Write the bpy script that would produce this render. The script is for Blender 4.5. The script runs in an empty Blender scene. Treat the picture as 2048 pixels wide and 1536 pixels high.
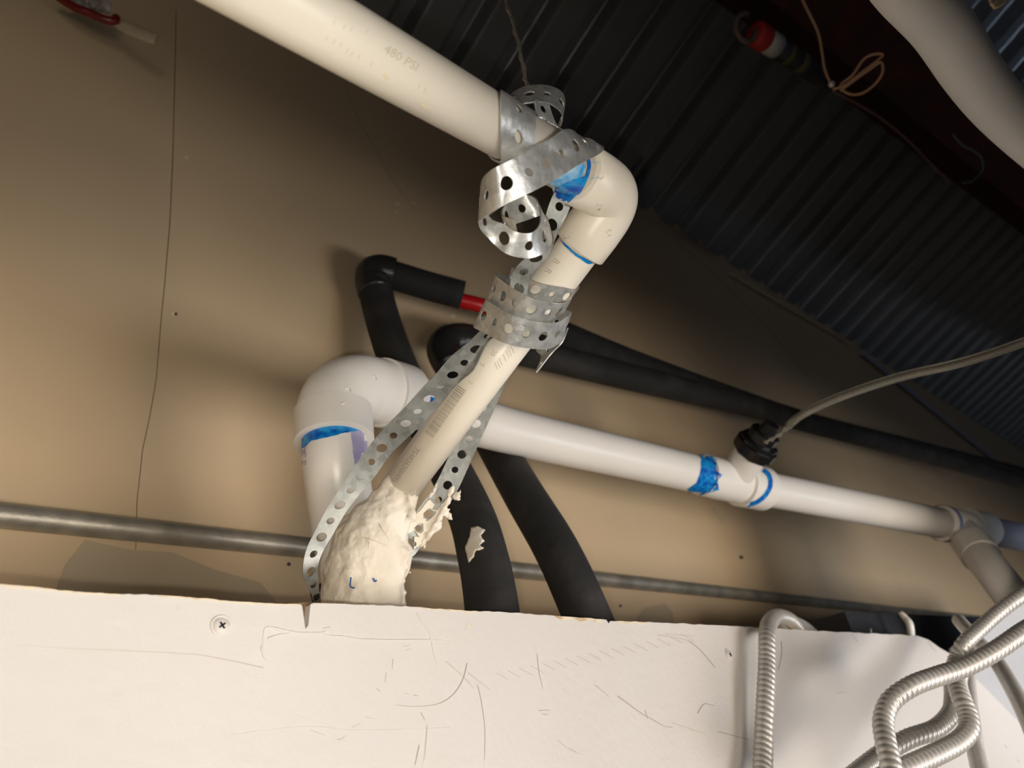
import bpy, bmesh, math, random
from mathutils import Vector, Matrix, noise
from mathutils.bvhtree import BVHTree
from mathutils.geometry import delaunay_2d_cdt
random.seed(7)
scene = bpy.context.scene
COL = scene.collection

# ------------------------------------------------------------------ camera
F = 1450.0                                   # focal length in pixels of a 2048x1536 frame
CAMPOS = Vector((0.0, -0.75, 2.6))
vx = Vector((2600-1024, 1260-768, F)).normalized()          # along the wall
vz = Vector((490-1024, -1796-768, F))
vz = (vz - vx*vz.dot(vx)).normalized()                      # up
vy = vz.cross(vx).normalized()                              # into the wall
def w_of(e): return Vector((vx.dot(e), vy.dot(e), vz.dot(e)))
cam_d = bpy.data.cameras.new('camera'); cam = bpy.data.objects.new('camera', cam_d); COL.objects.link(cam)
r_, d_, f_ = w_of(Vector((1,0,0))), w_of(Vector((0,1,0))), w_of(Vector((0,0,1)))
M = Matrix.Identity(4)
for i in range(3):
    M[i][0] = r_[i]; M[i][1] = -d_[i]; M[i][2] = -f_[i]; M[i][3] = CAMPOS[i]
cam.matrix_world = M
cam_d.sensor_width = 36; cam_d.lens = F*36/2048
cam_d.clip_start = .02; cam_d.clip_end = 60
cam_d.dof.use_dof = True; cam_d.dof.focus_distance = .56; cam_d.dof.aperture_fstop = 8.0
scene.camera = cam

def ray(px, py): return w_of(Vector(((px-1024)/F, (py-768)/F, 1)))
def P(px, py, t): return CAMPOS + ray(px, py)*t
def on_y(px, py, y):
    r = ray(px, py); return CAMPOS + r*((y-CAMPOS.y)/r.y)

# ------------------------------------------------------------------ world, lights, exposure
wd = bpy.data.worlds.new('world'); scene.world = wd; wd.use_nodes = True
wd.node_tree.nodes['Background'].inputs[0].default_value = (.60, .65, .75, 1)
wd.node_tree.nodes['Background'].inputs[1].default_value = .024
scene.view_settings.view_transform = 'Standard'; scene.view_settings.look = 'None'
scene.view_settings.gamma = 1; scene.view_settings.exposure = 0
scene.view_settings.use_curve_mapping = False

def area(name, loc, target, size, power, col, spread=180, sy=None):
    l = bpy.data.lights.new(name, 'AREA'); l.size = size; l.energy = power; l.color = col
    l.spread = math.radians(spread)
    if sy: l.shape = 'RECTANGLE'; l.size_y = sy
    o = bpy.data.objects.new(name, l); COL.objects.link(o); o.location = loc
    o.rotation_euler = (Vector(target)-Vector(loc)).to_track_quat('-Z', 'Y').to_euler()
    return o
area('room_light_warm', (-.7, -2.6, 1.67), (.1, 0, 2.75), 1.0, 27, (1, .855, .70))
area('room_light_fill', (1.3, -2.6, 1.67), (1.3, 0, 2.7), 1.0, 45, (1, .89, .79))
area('room_light_cool', (2.2, -2.6, 1.7), (1.5, 0, 2.75), 1.0, 12, (.70, .82, 1), 140)
area('added_deck_fill', (-1.6, -3.6, CAMPOS.z+.3), (3.2, -1.4, CAMPOS.z+1.9), .3, 1.5, (.66, .78, 1), 52)  # added lamp with no known source, brightens the slopes of the deck ribs
fl = bpy.data.lights.new('phone_flash', 'SPOT'); fl.energy = 4; fl.color = (1, .94, .84); fl.shadow_soft_size = .004
fl.spot_size = math.radians(100); fl.spot_blend = 1
flo = bpy.data.objects.new('phone_flash', fl); COL.objects.link(flo)
flo.location = CAMPOS + w_of(Vector((-.012, .012, 0)))
flo.rotation_euler = (w_of(Vector((-.15, .05, 1)))).to_track_quat('-Z', 'Y').to_euler()

# ------------------------------------------------------------------ materials
def mat(name, c1, c2=None, rough=.5, metal=0, nscale=40, ndetail=4, bump=0, bscale=None, vor=False, lo=.35, hi=.65, spec=.5, trans=0, rvar=0, stretch=None):
    m = bpy.data.materials.new(name); m.use_nodes = True
    nt = m.node_tree; b = nt.nodes['Principled BSDF']
    b.inputs['Roughness'].default_value = rough; b.inputs['Metallic'].default_value = metal
    b.inputs['Specular IOR Level'].default_value = spec
    b.inputs['Base Color'].default_value = (*c1, 1)
    if trans: b.inputs['Transmission Weight'].default_value = trans
    tc = nt.nodes.new('ShaderNodeTexCoord'); src = tc.outputs['Object']
    if stretch:
        mp = nt.nodes.new('ShaderNodeMapping'); mp.inputs['Scale'].default_value = stretch
        nt.links.new(src, mp.inputs[0]); src = mp.outputs[0]
    if c2:
        if vor:
            n = nt.nodes.new('ShaderNodeTexVoronoi'); n.inputs['Scale'].default_value = nscale; out = n.outputs['Color']
            n2 = nt.nodes.new('ShaderNodeTexNoise'); n2.inputs['Scale'].default_value = nscale*.4; n2.inputs['Detail'].default_value = 6
            nt.links.new(src, n2.inputs['Vector'])
            mx = nt.nodes.new('ShaderNodeMix'); mx.data_type = 'FLOAT'; mx.inputs[0].default_value = .65
            nt.links.new(out, mx.inputs[2]); nt.links.new(n2.outputs[0], mx.inputs[3]); out = mx.outputs[0]
        else:
            n = nt.nodes.new('ShaderNodeTexNoise'); n.inputs['Scale'].default_value = nscale; n.inputs['Detail'].default_value = ndetail; out = n.outputs[0]
        nt.links.new(src, n.inputs['Vector'])
        cr = nt.nodes.new('ShaderNodeValToRGB')
        cr.color_ramp.elements[0].position = lo; cr.color_ramp.elements[0].color = (*c1, 1)
        cr.color_ramp.elements[1].position = hi; cr.color_ramp.elements[1].color = (*c2, 1)
        nt.links.new(out, cr.inputs[0]); nt.links.new(cr.outputs[0], b.inputs['Base Color'])
        if rvar:
            mr = nt.nodes.new('ShaderNodeMapRange'); mr.inputs[3].default_value = rough-rvar; mr.inputs[4].default_value = rough+rvar
            nt.links.new(out, mr.inputs[0]); nt.links.new(mr.outputs[0], b.inputs['Roughness'])
    if bump:
        n = nt.nodes.new('ShaderNodeTexNoise'); n.inputs['Scale'].default_value = bscale or nscale; n.inputs['Detail'].default_value = 5
        nt.links.new(src, n.inputs['Vector'])
        bp = nt.nodes.new('ShaderNodeBump'); bp.inputs['Strength'].default_value = bump; bp.inputs['Distance'].default_value = .002
        nt.links.new(n.outputs[0], bp.inputs['Height']); nt.links.new(bp.outputs[0], b.inputs['Normal'])
    return m
M_WALL = mat('tan_wall_paint', (.62, .475, .30), (.66, .51, .33), .55, 0, 3, bump=.15, bscale=60)
M_PATCH = mat('grey_wall_patch', (.46, .375, .255), (.48, .40, .28), .6, 0, 8)
M_DECK = mat('dark_steel_deck', (.24, .247, .255), (.29, .297, .305), .36, .45, 2)
M_DECKLAP = mat('deck_lap_shadow_gap', (.01, .01, .012), None, .6)
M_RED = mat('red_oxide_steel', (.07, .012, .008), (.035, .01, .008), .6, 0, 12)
M_BOARD = mat('white_painted_drywall', (.69, .66, .62), (.73, .695, .66), .5, 0, 5, bump=.35, bscale=120)
M_BOARD_COOL = mat('drywall_side_cool_light_tint', (.66, .69, .74), (.70, .73, .775), .5, 0, 5, bump=.3, bscale=120)  # white drywall with the cool light on this panel mixed into its colour
M_PAPER = mat('torn_gypsum_edge', (.80, .70, .52), (.52, .37, .2), .8, 0, 60, lo=.5, hi=.7)
M_PENCIL = mat('grey_scuff', (.40, .345, .31), None, .7)
M_PENCIL2 = mat('pale_scuff', (.55, .49, .45), None, .7)
M_PVC = mat('cream_pvc', (.89, .83, .70), (.92, .865, .74), .34, 0, 9, spec=.5)
M_PVCW = mat('white_pvc', (.88, .855, .80), (.91, .885, .83), .3, 0, 9)
M_BLUE = mat('blue_primer', (.004, .11, .55), (.01, .33, .74), .22, 0, 130, lo=.4, hi=.62)
M_BLUEL = mat('light_blue_primer_smear', (.03, .36, .78), (.5, .72, .84), .3, 0, 110, lo=.38, hi=.62)
M_VIOLET = mat('violet_primer_smear', (.42, .38, .66), (.55, .5, .72), .35, 0, 60)
M_INK = mat('faded_grey_ink', (.42, .37, .29), None, .6)
M_INKF = mat('very_faded_ink', (.62, .56, .45), None, .6)
M_COMP = mat('joint_compound', (.74, .665, .54), (.86, .80, .69), .75, 0, 30, bump=.7, bscale=90)
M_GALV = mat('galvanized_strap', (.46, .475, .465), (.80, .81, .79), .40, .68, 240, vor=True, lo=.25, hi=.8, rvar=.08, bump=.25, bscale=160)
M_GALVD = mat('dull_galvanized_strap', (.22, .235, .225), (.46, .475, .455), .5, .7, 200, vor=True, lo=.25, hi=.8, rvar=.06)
M_EMT = mat('dull_galvanized_conduit', (.34, .32, .27), (.50, .47, .40), .42, .6, 30, rvar=.06, bump=.2, bscale=300)
M_FLEX = mat('aluminium_flex_conduit', (.60, .585, .55), (.70, .68, .64), .4, .42, 30)
M_FOAM = mat('black_foam_insulation', (.016, .016, .016), (.045, .042, .04), .8, 0, 16, bump=.5, bscale=90, lo=.45, hi=.75)
M_TAPE = mat('black_vinyl_tape', (.018, .018, .018), (.03, .03, .03), .28, 0, 25, bump=1.0, bscale=45)
M_REDT = mat('red_plastic_tube', (.55, .008, .012), None, .35)
M_BLACKP = mat('black_plastic', (.012, .012, .013), None, .25)
M_WIRE = mat('steel_wire', (.30, .27, .24), (.42, .38, .34), .4, .8, 200)
M_TUBE = mat('clear_vinyl_tube', (.62, .60, .50), None, .12, 0, spec=.8, trans=.75)
M_TWIST = mat('bright_cable_strand', (.6, .58, .52), (.45, .42, .38), .3, .6, 400)
M_ORWIRE = mat('tan_thin_cable', (.50, .30, .17), None, .5)
M_WRAP = mat('white_pipe_wrap', (.78, .79, .79), (.84, .85, .84), .6, 0, 8)
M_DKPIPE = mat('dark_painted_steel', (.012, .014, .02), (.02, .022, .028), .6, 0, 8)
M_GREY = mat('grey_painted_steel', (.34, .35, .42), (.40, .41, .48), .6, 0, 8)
M_REDL = mat('red_label', (.42, .02, .015), None, .5)
M_WHL = mat('white_label', (.45, .47, .46), None, .5)
M_CLEAR = mat('crinkled_clear_plastic', (.30, .27, .26), (.5, .47, .46), .2, 0, 60, bump=1, bscale=60)
M_BEIGE = mat('beige_tape', (.55, .47, .34), (.45, .38, .26), .7, 0, 30)
M_DARKHOLE = mat('dark_recess', (.02, .018, .03), None, .6)

# ------------------------------------------------------------------ builders
def tag(o, label=None, cat=None, group=None, kind=None):
    if label: o['label'] = label
    if cat: o['category'] = cat
    if group: o['group'] = group
    if kind: o['kind'] = kind
    return o
def empty(name, loc, label, cat, group=None):
    o = bpy.data.objects.new(name, None); COL.objects.link(o); o.location = loc; o.empty_display_size = .02
    return tag(o, label, cat, group)
def wloc(o):
    v = Vector((0, 0, 0))
    while o: v += o.location; o = o.parent
    return v
def obj(name, verts, faces, m, parent=None, smooth=True, weld=0, normals=True):
    verts = [Vector(v) for v in verts]
    base = wloc(parent) if parent else sum(verts, Vector())/len(verts)
    me = bpy.data.meshes.new(name); me.from_pydata([v-base for v in verts], [], faces)
    bm = bmesh.new(); bm.from_mesh(me)
    if weld: bmesh.ops.remove_doubles(bm, verts=bm.verts, dist=weld)
    if normals: bmesh.ops.recalc_face_normals(bm, faces=bm.faces)
    bm.to_mesh(me); bm.free()
    me.polygons.foreach_set('use_smooth', [smooth]*len(me.polygons))
    me.materials.append(m)
    o = bpy.data.objects.new(name, me); COL.objects.link(o)
    if parent: o.parent = parent
    else: o.location = base
    o['_'] = 0; del o['_']
    return o
def pieces(name, geos, m, parent):
    for g_ in geos:
        if g_[1]: last = obj(name, *g_, m, parent)
    return last
def bvh_of(o):
    off = wloc(o); me = o.data
    return BVHTree.FromPolygons([v.co+off for v in me.vertices], [tuple(p.vertices) for p in me.polygons])
def catmull(pts, n=8, closed=False):
    out = []; N = len(pts); segs = N if closed else N-1
    for i in range(segs):
        if closed: p0, p1, p2, p3 = pts[(i-1) % N], pts[i], pts[(i+1) % N], pts[(i+2) % N]
        else: p0, p1, p2, p3 = pts[max(i-1, 0)], pts[i], pts[i+1], pts[min(i+2, N-1)]
        for k in range(n):
            t = k/n
            out.append([.5*((2*b)+(c-a)*t+(2*a-5*b+4*c-d)*t*t+(3*b-a-3*c+d)*t**3) for a, b, c, d in zip(p0, p1, p2, p3)])
    if not closed: out.append(list(pts[-1]))
    return out
def frames(pts):
    T = []
    for i in range(len(pts)):
        d = pts[min(i+1, len(pts)-1)]-pts[max(i-1, 0)]; T.append(d.normalized())
    a = Vector((0, 0, 1)) if abs(T[0].z) < .9 else Vector((1, 0, 0))
    N = [(a-T[0]*a.dot(T[0])).normalized()]
    for i in range(1, len(pts)):
        n = N[-1]-T[i]*N[-1].dot(T[i]); N.append(n.normalized())
    return T, N
def tube_geo(pts, rad, n=20, cap=True):
    """sweep a circle along world points; rad is a number or a list"""
    pts = [Vector(p) for p in pts]
    if not hasattr(rad, '__len__'): rad = [rad]*len(pts)
    T, N = frames(pts); V = []; Fc = []
    for p, t, a, r in zip(pts, T, N, rad):
        b = t.cross(a)
        for k in range(n):
            th = 2*math.pi*k/n; V.append(p+(a*math.cos(th)+b*math.sin(th))*r)
    for i in range(len(pts)-1):
        for k in range(n):
            Fc.append((i*n+k, i*n+(k+1) % n, (i+1)*n+(k+1) % n, (i+1)*n+k))
    if cap:
        Fc.append(tuple(range(n-1, -1, -1))); Fc.append(tuple((len(pts)-1)*n+k for k in range(n)))
    return V, Fc
def merge(*geos):
    V = []; Fc = []
    for v, f in geos:
        o = len(V); V += list(v); Fc += [tuple(i+o for i in x) for x in f]
    return V, Fc
def PP(lst, n=0, closed=False):
    """(px, py, depth) list to world points, optionally smoothed"""
    w = [tuple(P(*q[:3])) for q in lst]
    if n: w = catmull(w, n, closed)
    return [Vector(q) for q in w]
def auto_smooth(o, ang=35):
    md = o.modifiers.new('edges', 'EDGE_SPLIT'); md.split_angle = math.radians(ang)
def hub(a, b, r0, r1, lip=.0012, n=32):
    """socket between world points a and b: a straight collar with a rounded rim"""
    a = Vector(a); b = Vector(b); d = (b-a).normalized(); L = (b-a).length
    s = [0, .001, L-.0022, L-.0006, L, L]; r = [r0*.97, r1, r1, r1, r1-lip*.6, r0*.9]
    return tube_geo([a+d*x for x in s], r, n)

def resample(pts, step):
    out = [pts[0]]; acc = 0
    for a, b in zip(pts, pts[1:]):
        L = (b-a).length
        while acc+L >= step and L > 1e-9:
            u = (step-acc)/L; a = a.lerp(b, u); out.append(a); L = (b-a).length; acc = 0
        acc += L
    return out
def flex_geo(lst, r, pitch=.0062, n=22, per=7, depth=.17):
    pts = resample(PP(lst, 24), pitch/per)
    T, N = frames(pts); V = []; Fc = []
    for i, (p, t, a) in enumerate(zip(pts, T, N)):
        b = t.cross(a)
        for k in range(n):
            th = 2*math.pi*k/n; ph = (i/per + k/n) % 1.0
            # interlocked strip: rounded crown, sharp valley
            h = abs(math.sin(math.pi*ph))**.8
            rr = r*(1-depth+depth*h)
            V.append(p+(a*math.cos(th)+b*math.sin(th))*rr)
    for i in range(len(pts)-1):
        for k in range(n):
            Fc.append((i*n+k, i*n+(k+1) % n, (i+1)*n+(k+1) % n, (i+1)*n+k))
    return V, Fc

def ribbon_geo(pairs, pitch=.0138, big=.0039, small=.0029, n=24, phase=0, closed=False, holes=True):
    """perforated strip from (px,py,t, px,py,t) edge pairs; real holes, alternating sizes"""
    rows = [tuple(q[0])+tuple(q[1]) if len(q) == 2 else tuple(P(*q[:3]))+tuple(P(*q[3:])) for q in pairs]
    rows = catmull(rows, 12, closed)
    if closed: rows.append(rows[0])
    L = [Vector(r[:3]) for r in rows]; R = [Vector(r[3:]) for r in rows]
    C = [(a+b)/2 for a, b in zip(L, R)]
    cum = [0]
    for a, b in zip(C, C[1:]): cum.append(cum[-1]+(b-a).length)
    tot = cum[-1]; cells = max(1, round(tot/pitch)); p = tot/cells
    def ev(s, v):
        s = min(max(s, 0), tot); i = 0
        lo, hi = 0, len(cum)-1
        while hi-lo > 1:
            mid = (lo+hi)//2
            if cum[mid] <= s: lo = mid
            else: hi = mid
        u = (s-cum[lo])/max(cum[hi]-cum[lo], 1e-9)
        a = L[lo].lerp(L[hi], u); b = R[lo].lerp(R[hi], u)
        return a.lerp(b, .5+.5*v)
    V = []; Fc = []
    for c in range(cells):
        s0 = (c+.5)*p
        i = min(int(s0/tot*(len(L)-1)), len(L)-1)
        half = max((ev(s0, 1)-ev(s0, -1)).length/2, .002)
        rh = big if (c+phase) % 2 == 0 else small
        ringo = []; base = len(V)
        angs = [2*math.pi*k/n for k in range(n)]
        for rr in (0, .5, 1):
            for th in angs:
                cx, cy = math.cos(th), math.sin(th)
                # rectangle point
                m = max(abs(cx), abs(cy)); rx, ry = cx/m*p/2, cy/m
                hx, hy = cx*rh, cy*rh/half
                V.append(ev(s0+hx*(1-rr)+rx*rr, hy*(1-rr)+ry*rr))
        for q in range(2):
            for k in range(n):
                Fc.append((base+q*n+k, base+q*n+(k+1) % n, base+(q+1)*n+(k+1) % n, base+(q+1)*n+k))
    return V, Fc
def strap_obj(name, geo, parent=None, th=.0009):
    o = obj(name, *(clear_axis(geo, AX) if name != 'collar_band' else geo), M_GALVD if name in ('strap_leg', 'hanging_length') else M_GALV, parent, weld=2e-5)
    md = o.modifiers.new('thickness', 'SOLIDIFY'); md.thickness = th; md.offset = 0
    auto_smooth(o, 40)
    return o

def clear_axis(geo, axes):
    """push ribbon points out of round pipes: axes = [(a, b, radius)]"""
    V, Fc = geo; out = []
    for v in V:
        for a, b, r in axes:
            d = b-a; u = (v-a).dot(d)/d.length_squared
            if -.02 < u < 1.02:
                c = a+d*u; w = v-c
                if w.length < r: v = c+w.normalized()*r
        out.append(v)
    return out, Fc
def proj(w):
    e = w-CAMPOS; z = e.dot(f_); return 1024+F*e.dot(r_)/z, 768+F*e.dot(d_)/z

# marks that lie on a surface: cast 2-D outlines onto it
def cast(bvh, px, py, off):
    r = ray(px, py).normalized(); h, nrm, i, d = bvh.ray_cast(CAMPOS, r)
    if h is None: return None
    if nrm.dot(r) > 0: nrm = -nrm
    return h+nrm*off
def fill_poly(poly, step):
    xs = [p[0] for p in poly]; ys = [p[1] for p in poly]
    bd = []
    for a, b in zip(poly, poly[1:]+poly[:1]):
        k = max(1, int(math.dist(a, b)/step))
        for j in range(k): bd.append((a[0]+(b[0]-a[0])*j/k, a[1]+(b[1]-a[1])*j/k))
    def inside(x, y):
        c = False
        for (x1, y1), (x2, y2) in zip(bd, bd[1:]+bd[:1]):
            if (y1 > y) != (y2 > y) and x < (x2-x1)*(y-y1)/(y2-y1)+x1: c = not c
        return c
    pts = [Vector(b) for b in bd]; n = len(pts)
    y = min(ys)+step*.5
    while y < max(ys):
        x = min(xs)+step*.5
        while x < max(xs):
            if inside(x, y) and min(math.dist((x, y), b) for b in bd) > step*.45: pts.append(Vector((x, y)))
            x += step
        y += step
    r = delaunay_2d_cdt(pts, [], [list(range(n))], 1, 1e-6)
    return [tuple(v) for v in r[0]], [tuple(f) for f in r[2]]
def decal_geo(bvh, V2, F2, off):
    W = [cast(bvh, x, y, off) for x, y in V2]
    idx = {}; V = []
    for i, w in enumerate(W):
        if w is not None: idx[i] = len(V); V.append(w)
    Fc = []
    for f in F2:
        if all(i in idx for i in f):
            q = [W[i] for i in f]
            if max((q[0]-v).length for v in q) < .08: Fc.append(tuple(idx[i] for i in f))
    return V, Fc
def rag(poly, amp, step=4, seed=0):
    out = []; rnd = random.Random(seed)
    for a, b in zip(poly, poly[1:]+poly[:1]):
        k = max(1, int(math.dist(a, b)/step))
        for j in range(k):
            x = a[0]+(b[0]-a[0])*j/k; y = a[1]+(b[1]-a[1])*j/k
            out.append((x+rnd.uniform(-amp, amp), y+rnd.uniform(-amp, amp)))
    return out
def patch(bvh, poly, off=.0004, step=5, amp=0, seed=0):
    if amp: poly = rag(poly, amp, 5, seed)
    return decal_geo(bvh, *fill_poly(poly, step), off)
def stroke2d(pts, w, smooth=4):
    if smooth and len(pts) > 2: pts = catmull(pts, smooth)
    if not hasattr(w, '__len__'): w = [w, w]
    V = []; Fc = []; N = len(pts)
    for i, p in enumerate(pts):
        a = pts[max(i-1, 0)]; b = pts[min(i+1, N-1)]
        dx, dy = b[0]-a[0], b[1]-a[1]; l = math.hypot(dx, dy) or 1
        ww = (w[0]+(w[1]-w[0])*i/(N-1))/2
        V.append((p[0]-dy/l*ww, p[1]+dx/l*ww)); V.append((p[0]+dy/l*ww, p[1]-dx/l*ww))
        if i: Fc.append((2*i-2, 2*i-1, 2*i+1, 2*i))
    return V, Fc
def stroke(bvh, pts, w, off=.0003, smooth=4):
    # split long straight runs so that the strip follows the surface
    q = [pts[0]]
    for a, b in zip(pts, pts[1:]):
        k = max(1, int(math.dist(a, b)/25))
        for j in range(1, k+1): q.append((a[0]+(b[0]-a[0])*j/k, a[1]+(b[1]-a[1])*j/k))
    return decal_geo(bvh, *stroke2d(q, w, smooth), off)
def text_geo(bvh, s, org, d, size, off=.0003, xs=1):
    cu = bpy.data.curves.new('t', 'FONT'); cu.body = s; cu.resolution_u = 2
    o = bpy.data.objects.new('t', cu); COL.objects.link(o)
    bpy.context.view_layer.update()
    me = o.to_mesh()
    l = math.hypot(*d); dx, dy = d[0]/l, d[1]/l; ux, uy = dy, -dx
    V2 = [(org[0]+dx*v.co.x*size*xs+ux*v.co.y*size, org[1]+dy*v.co.x*size*xs+uy*v.co.y*size) for v in me.vertices]
    F2 = [tuple(p.vertices) for p in me.polygons]
    o.to_mesh_clear(); bpy.data.objects.remove(o); bpy.data.curves.remove(cu)
    return decal_geo(bvh, V2, F2, off)
def raised(bvh, pts, rpx, off=0, n=6):
    """a ridge on a surface: half-sunk thin tube; rpx list or value in metres"""
    q = catmull(pts, 5) if len(pts) > 2 else pts
    w = [cast(bvh, x, y, off) for x, y in q]; w = [v for v in w if v]
    N = len(w); r = [rpx*(.25+.75*math.sin(math.pi*(i+.5)/N)**.6)*random.uniform(.6, 1.1) for i in range(N)]
    return tube_geo(w, r, n)

# ================================================================== THE SETTING
# tan wall (plane y = 0)
CZ = CAMPOS.z
ZW = CZ+1.455                                     # wall top, where the deck lands
V = []; Fc = []
def boxgeo(x0, x1, y0, y1, z0, z1):
    v = [(x, y, z) for x in (x0, x1) for y in (y0, y1) for z in (z0, z1)]
    return [Vector(q) for q in v], [(0, 1, 3, 2), (4, 6, 7, 5), (0, 4, 5, 1), (2, 3, 7, 6), (0, 2, 6, 4), (1, 5, 7, 3)]
wall = tag(obj('wall_back', *boxgeo(-2.2, 11, 0, .12, .9, ZW+.06), M_WALL, smooth=False), kind='structure',
           label='tan painted wall behind the pipes')
WB = bvh_of(wall)

# corrugated steel deck: ribs run out from the wall and climb at 21.8 degrees
SL = math.radians(21.8)
de = Vector((0, -math.cos(SL), math.sin(SL))); dn = Vector((0, math.sin(SL), math.cos(SL)))   # dn: up through the deck
D0 = Vector((0, 0, ZW))
def on_deck(px, py, h=0):
    r = ray(px, py); o = D0+dn*h
    return CAMPOS + r*((o-CAMPOS).dot(dn)/r.dot(dn))
xs = [on_deck(px, 0).x for px in (1100, 1210, 1315, 1408)]
PITCH = .14
print('deck x', xs)
RX0 = xs[0]
def deck_profile(x0, x1):
    pr = []; k0 = math.floor((x0-RX0)/PITCH)
    x = RX0+k0*PITCH
    while x < x1:
        # flute (upward) centred on x, flat pan between
        pr += [(x-.037, 0), (x-.0315, .0015), (x-.0285, .007), (x-.019, .036), (x-.016, .038), (x+.016, .038), (x+.019, .036), (x+.0285, .007), (x+.0315, .0015), (x+.037, 0)]
        x += PITCH
    return pr
def deck_sheet(x0, x1, s0, s1):
    pr = deck_profile(x0, x1); V = []; Fc = []
    for s in (s0, s1):
        for x, h in pr: V.append(D0+Vector((x, 0, 0))+de*s+dn*h)
    n = len(pr)
    for i in range(n-1): Fc.append((i, i+1, n+i+1, n+i))
    return V, Fc
deck = obj('ceiling', *deck_sheet(-2.2, 11, -.05, 5.5), M_DECK, smooth=False)
md = deck.modifiers.new('thickness', 'SOLIDIFY'); md.thickness = .0015; md.offset = 1
tag(deck, 'dark corrugated steel roof deck', kind='structure')
# side lap between two deck sheets
lapx = on_deck(1458, 82).x
g = []
for dx, w, h in ((-.012, .012, -.014), (.006, .006, -.006)):
    a = D0+Vector((lapx+dx, 0, 0)); v = []
    for s in (0, 5.4):
        for (ux, hh) in ((0, .004), (0, h), (w, h), (w, .004)): v.append(a+Vector((ux, 0, 0))+de*s+dn*hh)
    g.append((v, [(0, 1, 5, 4), (1, 2, 6, 5), (2, 3, 7, 6), (0, 3, 2, 1), (4, 5, 6, 7)]))
obj('deck_lap', *merge(*g), M_DECK, deck, smooth=False)

# unseen ceiling added behind the camera so that its edge shades the upper wall
low = tag(obj('ceiling', *boxgeo(-.36, 6, -4.5, -1.02, CZ+.04, CZ+.08), M_BOARD, smooth=False), 'unseen white drywall ceiling added behind the viewer to shade the upper wall', kind='structure')

# drywall board in front (vertical plane), its rear side hides the lower pipes
YB = CAMPOS.y+.42
top = [(-260, 1150), (-120, 1160), (0, 1168), (40, 1172), (75, 1174), (110, 1180), (180, 1185), (240, 1188), (330, 1190), (400, 1196), (470, 1203), (540, 1206), (600, 1208), (604, 1211),
       (607, 1230), (611, 1258), (617, 1250), (619, 1228), (621, 1209), (627, 1206), (700, 1208), (820, 1213), (880, 1218), (960, 1222), (1050, 1227), (1120, 1232), (1180, 1236), (1213, 1240), (1217, 1246), (1221, 1242), (1290, 1244),
       (1380, 1248), (1500, 1254), (1600, 1260), (1700, 1265), (1790, 1269), (1835, 1272), (1858, 1280), (1880, 1296), (1905, 1310)]
rnd = random.Random(3)
tp = []
for a, b in zip(top, top[1:]):
    k = max(1, int(math.dist(a, b)/9)); 
    for j in range(k):
        jit = rnd.uniform(-1.0, 1.0) if 0 < a[0] < 1840 and not 598 < a[0] < 630 else 0
        tp.append((a[0]+(b[0]-a[0])*j/k, a[1]+(b[1]-a[1])*j/k+jit))
tp.append(top[-1])
S1 = on_y(1905, 1310, YB); S2 = on_y(2048, 1455, YB)
sd = (S2-S1).normalized()
pts = [on_y(x, y, YB) for x, y in tp]
poly = pts+[S1+sd*.8, Vector((pts[0].x, YB, (S1+sd*.8).z))]
n = len(poly)
V = poly+[p+Vector((0, .0127, 0)) for p in poly]
Fc = [tuple(range(n)), tuple(range(2*n-1, n-1, -1))]+[(i, (i+1) % n, n+(i+1) % n, n+i) for i in range(n)]
board = tag(obj('wall_front', V, Fc, M_BOARD, smooth=False), 'off-white scuffed drywall face below the pipes', kind='structure')
BB = BVHTree.FromPolygons(poly, [tuple(range(n))])
# torn paper lip along the top edge
g = []
for a, b, hgt in ((0, 75, 7), (75, 240, 5), (310, 560, 5), (560, 602, 4), (880, 960, 4), (1110, 1212, 8), (1222, 1290, 5), (830, 880, 3)):
    xx = [q for q in tp if a <= q[0] <= b]
    if len(xx) < 3: continue
    lo = [(x, y+hgt*(.35+.65*abs(math.sin(i*.9)))) for i, (x, y) in enumerate(xx)]
    V2 = [(x, y+.6) for x, y in xx]+lo; m = len(xx)
    g.append(decal_geo(BB, V2, [(i, i+1, m+i+1, m+i) for i in range(m-1)], .0006))
obj('torn_edge', *merge(*g), M_PAPER, board)
obj('notch_core', *merge(([on_y(x, y, yy) for yy in (YB+.006, YB+.012) for x, y in ((598, 1205), (628, 1205), (622, 1262), (606, 1262))], [(0, 1, 2, 3), (7, 6, 5, 4), (0, 4, 5, 1), (1, 5, 6, 2), (2, 6, 7, 3), (3, 7, 4, 0)])), mat('brown_core', (.16, .10, .055), (.30, .20, .11), .8, 0, 300), board, smooth=False)
# cracks: fine raised paint ridges
g = []
for pts_ in ([(527, 1316), (526, 1290), (529, 1258), (545, 1256), (570, 1262), (600, 1266), (640, 1266), (655, 1262), (665, 1270)],
             [(640, 1266), (660, 1272), (690, 1274), (720, 1279), (790, 1281), (840, 1280), (900, 1282)],
             [(535, 1277), (560, 1270), (600, 1266)],
             [(833, 1225), (843, 1245), (856, 1262), (862, 1280), (868, 1310), (876, 1335)],
             [(645, 1258), (660, 1257), (668, 1268)],
             [(523, 1290), (524, 1303), (531, 1320)],
             [(588, 1424), (600, 1432), (640, 1445), (690, 1462)],
             [(460, 1470), (540, 1460), (620, 1453), (700, 1460), (800, 1459), (900, 1455)]):
    g.append(raised(BB, pts_, .0010 if pts_[0][1] < 1400 else .0004))
obj('paint_crack', *merge(*g), M_BOARD, board)
g = []; g2 = []
g.append(stroke(BB, [(40, 1290), (120, 1296), (240, 1301), (330, 1305), (400, 1310), (470, 1323), (527, 1336)], (.6, 2.6)))
for i in range(17):
    f = i/16; x = 1000+370*f; y = 1352-78*f
    g.append(stroke(BB, [(x-9, y-6), (x+5, y+1), (x+17, y+8)], 1.3))
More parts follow.
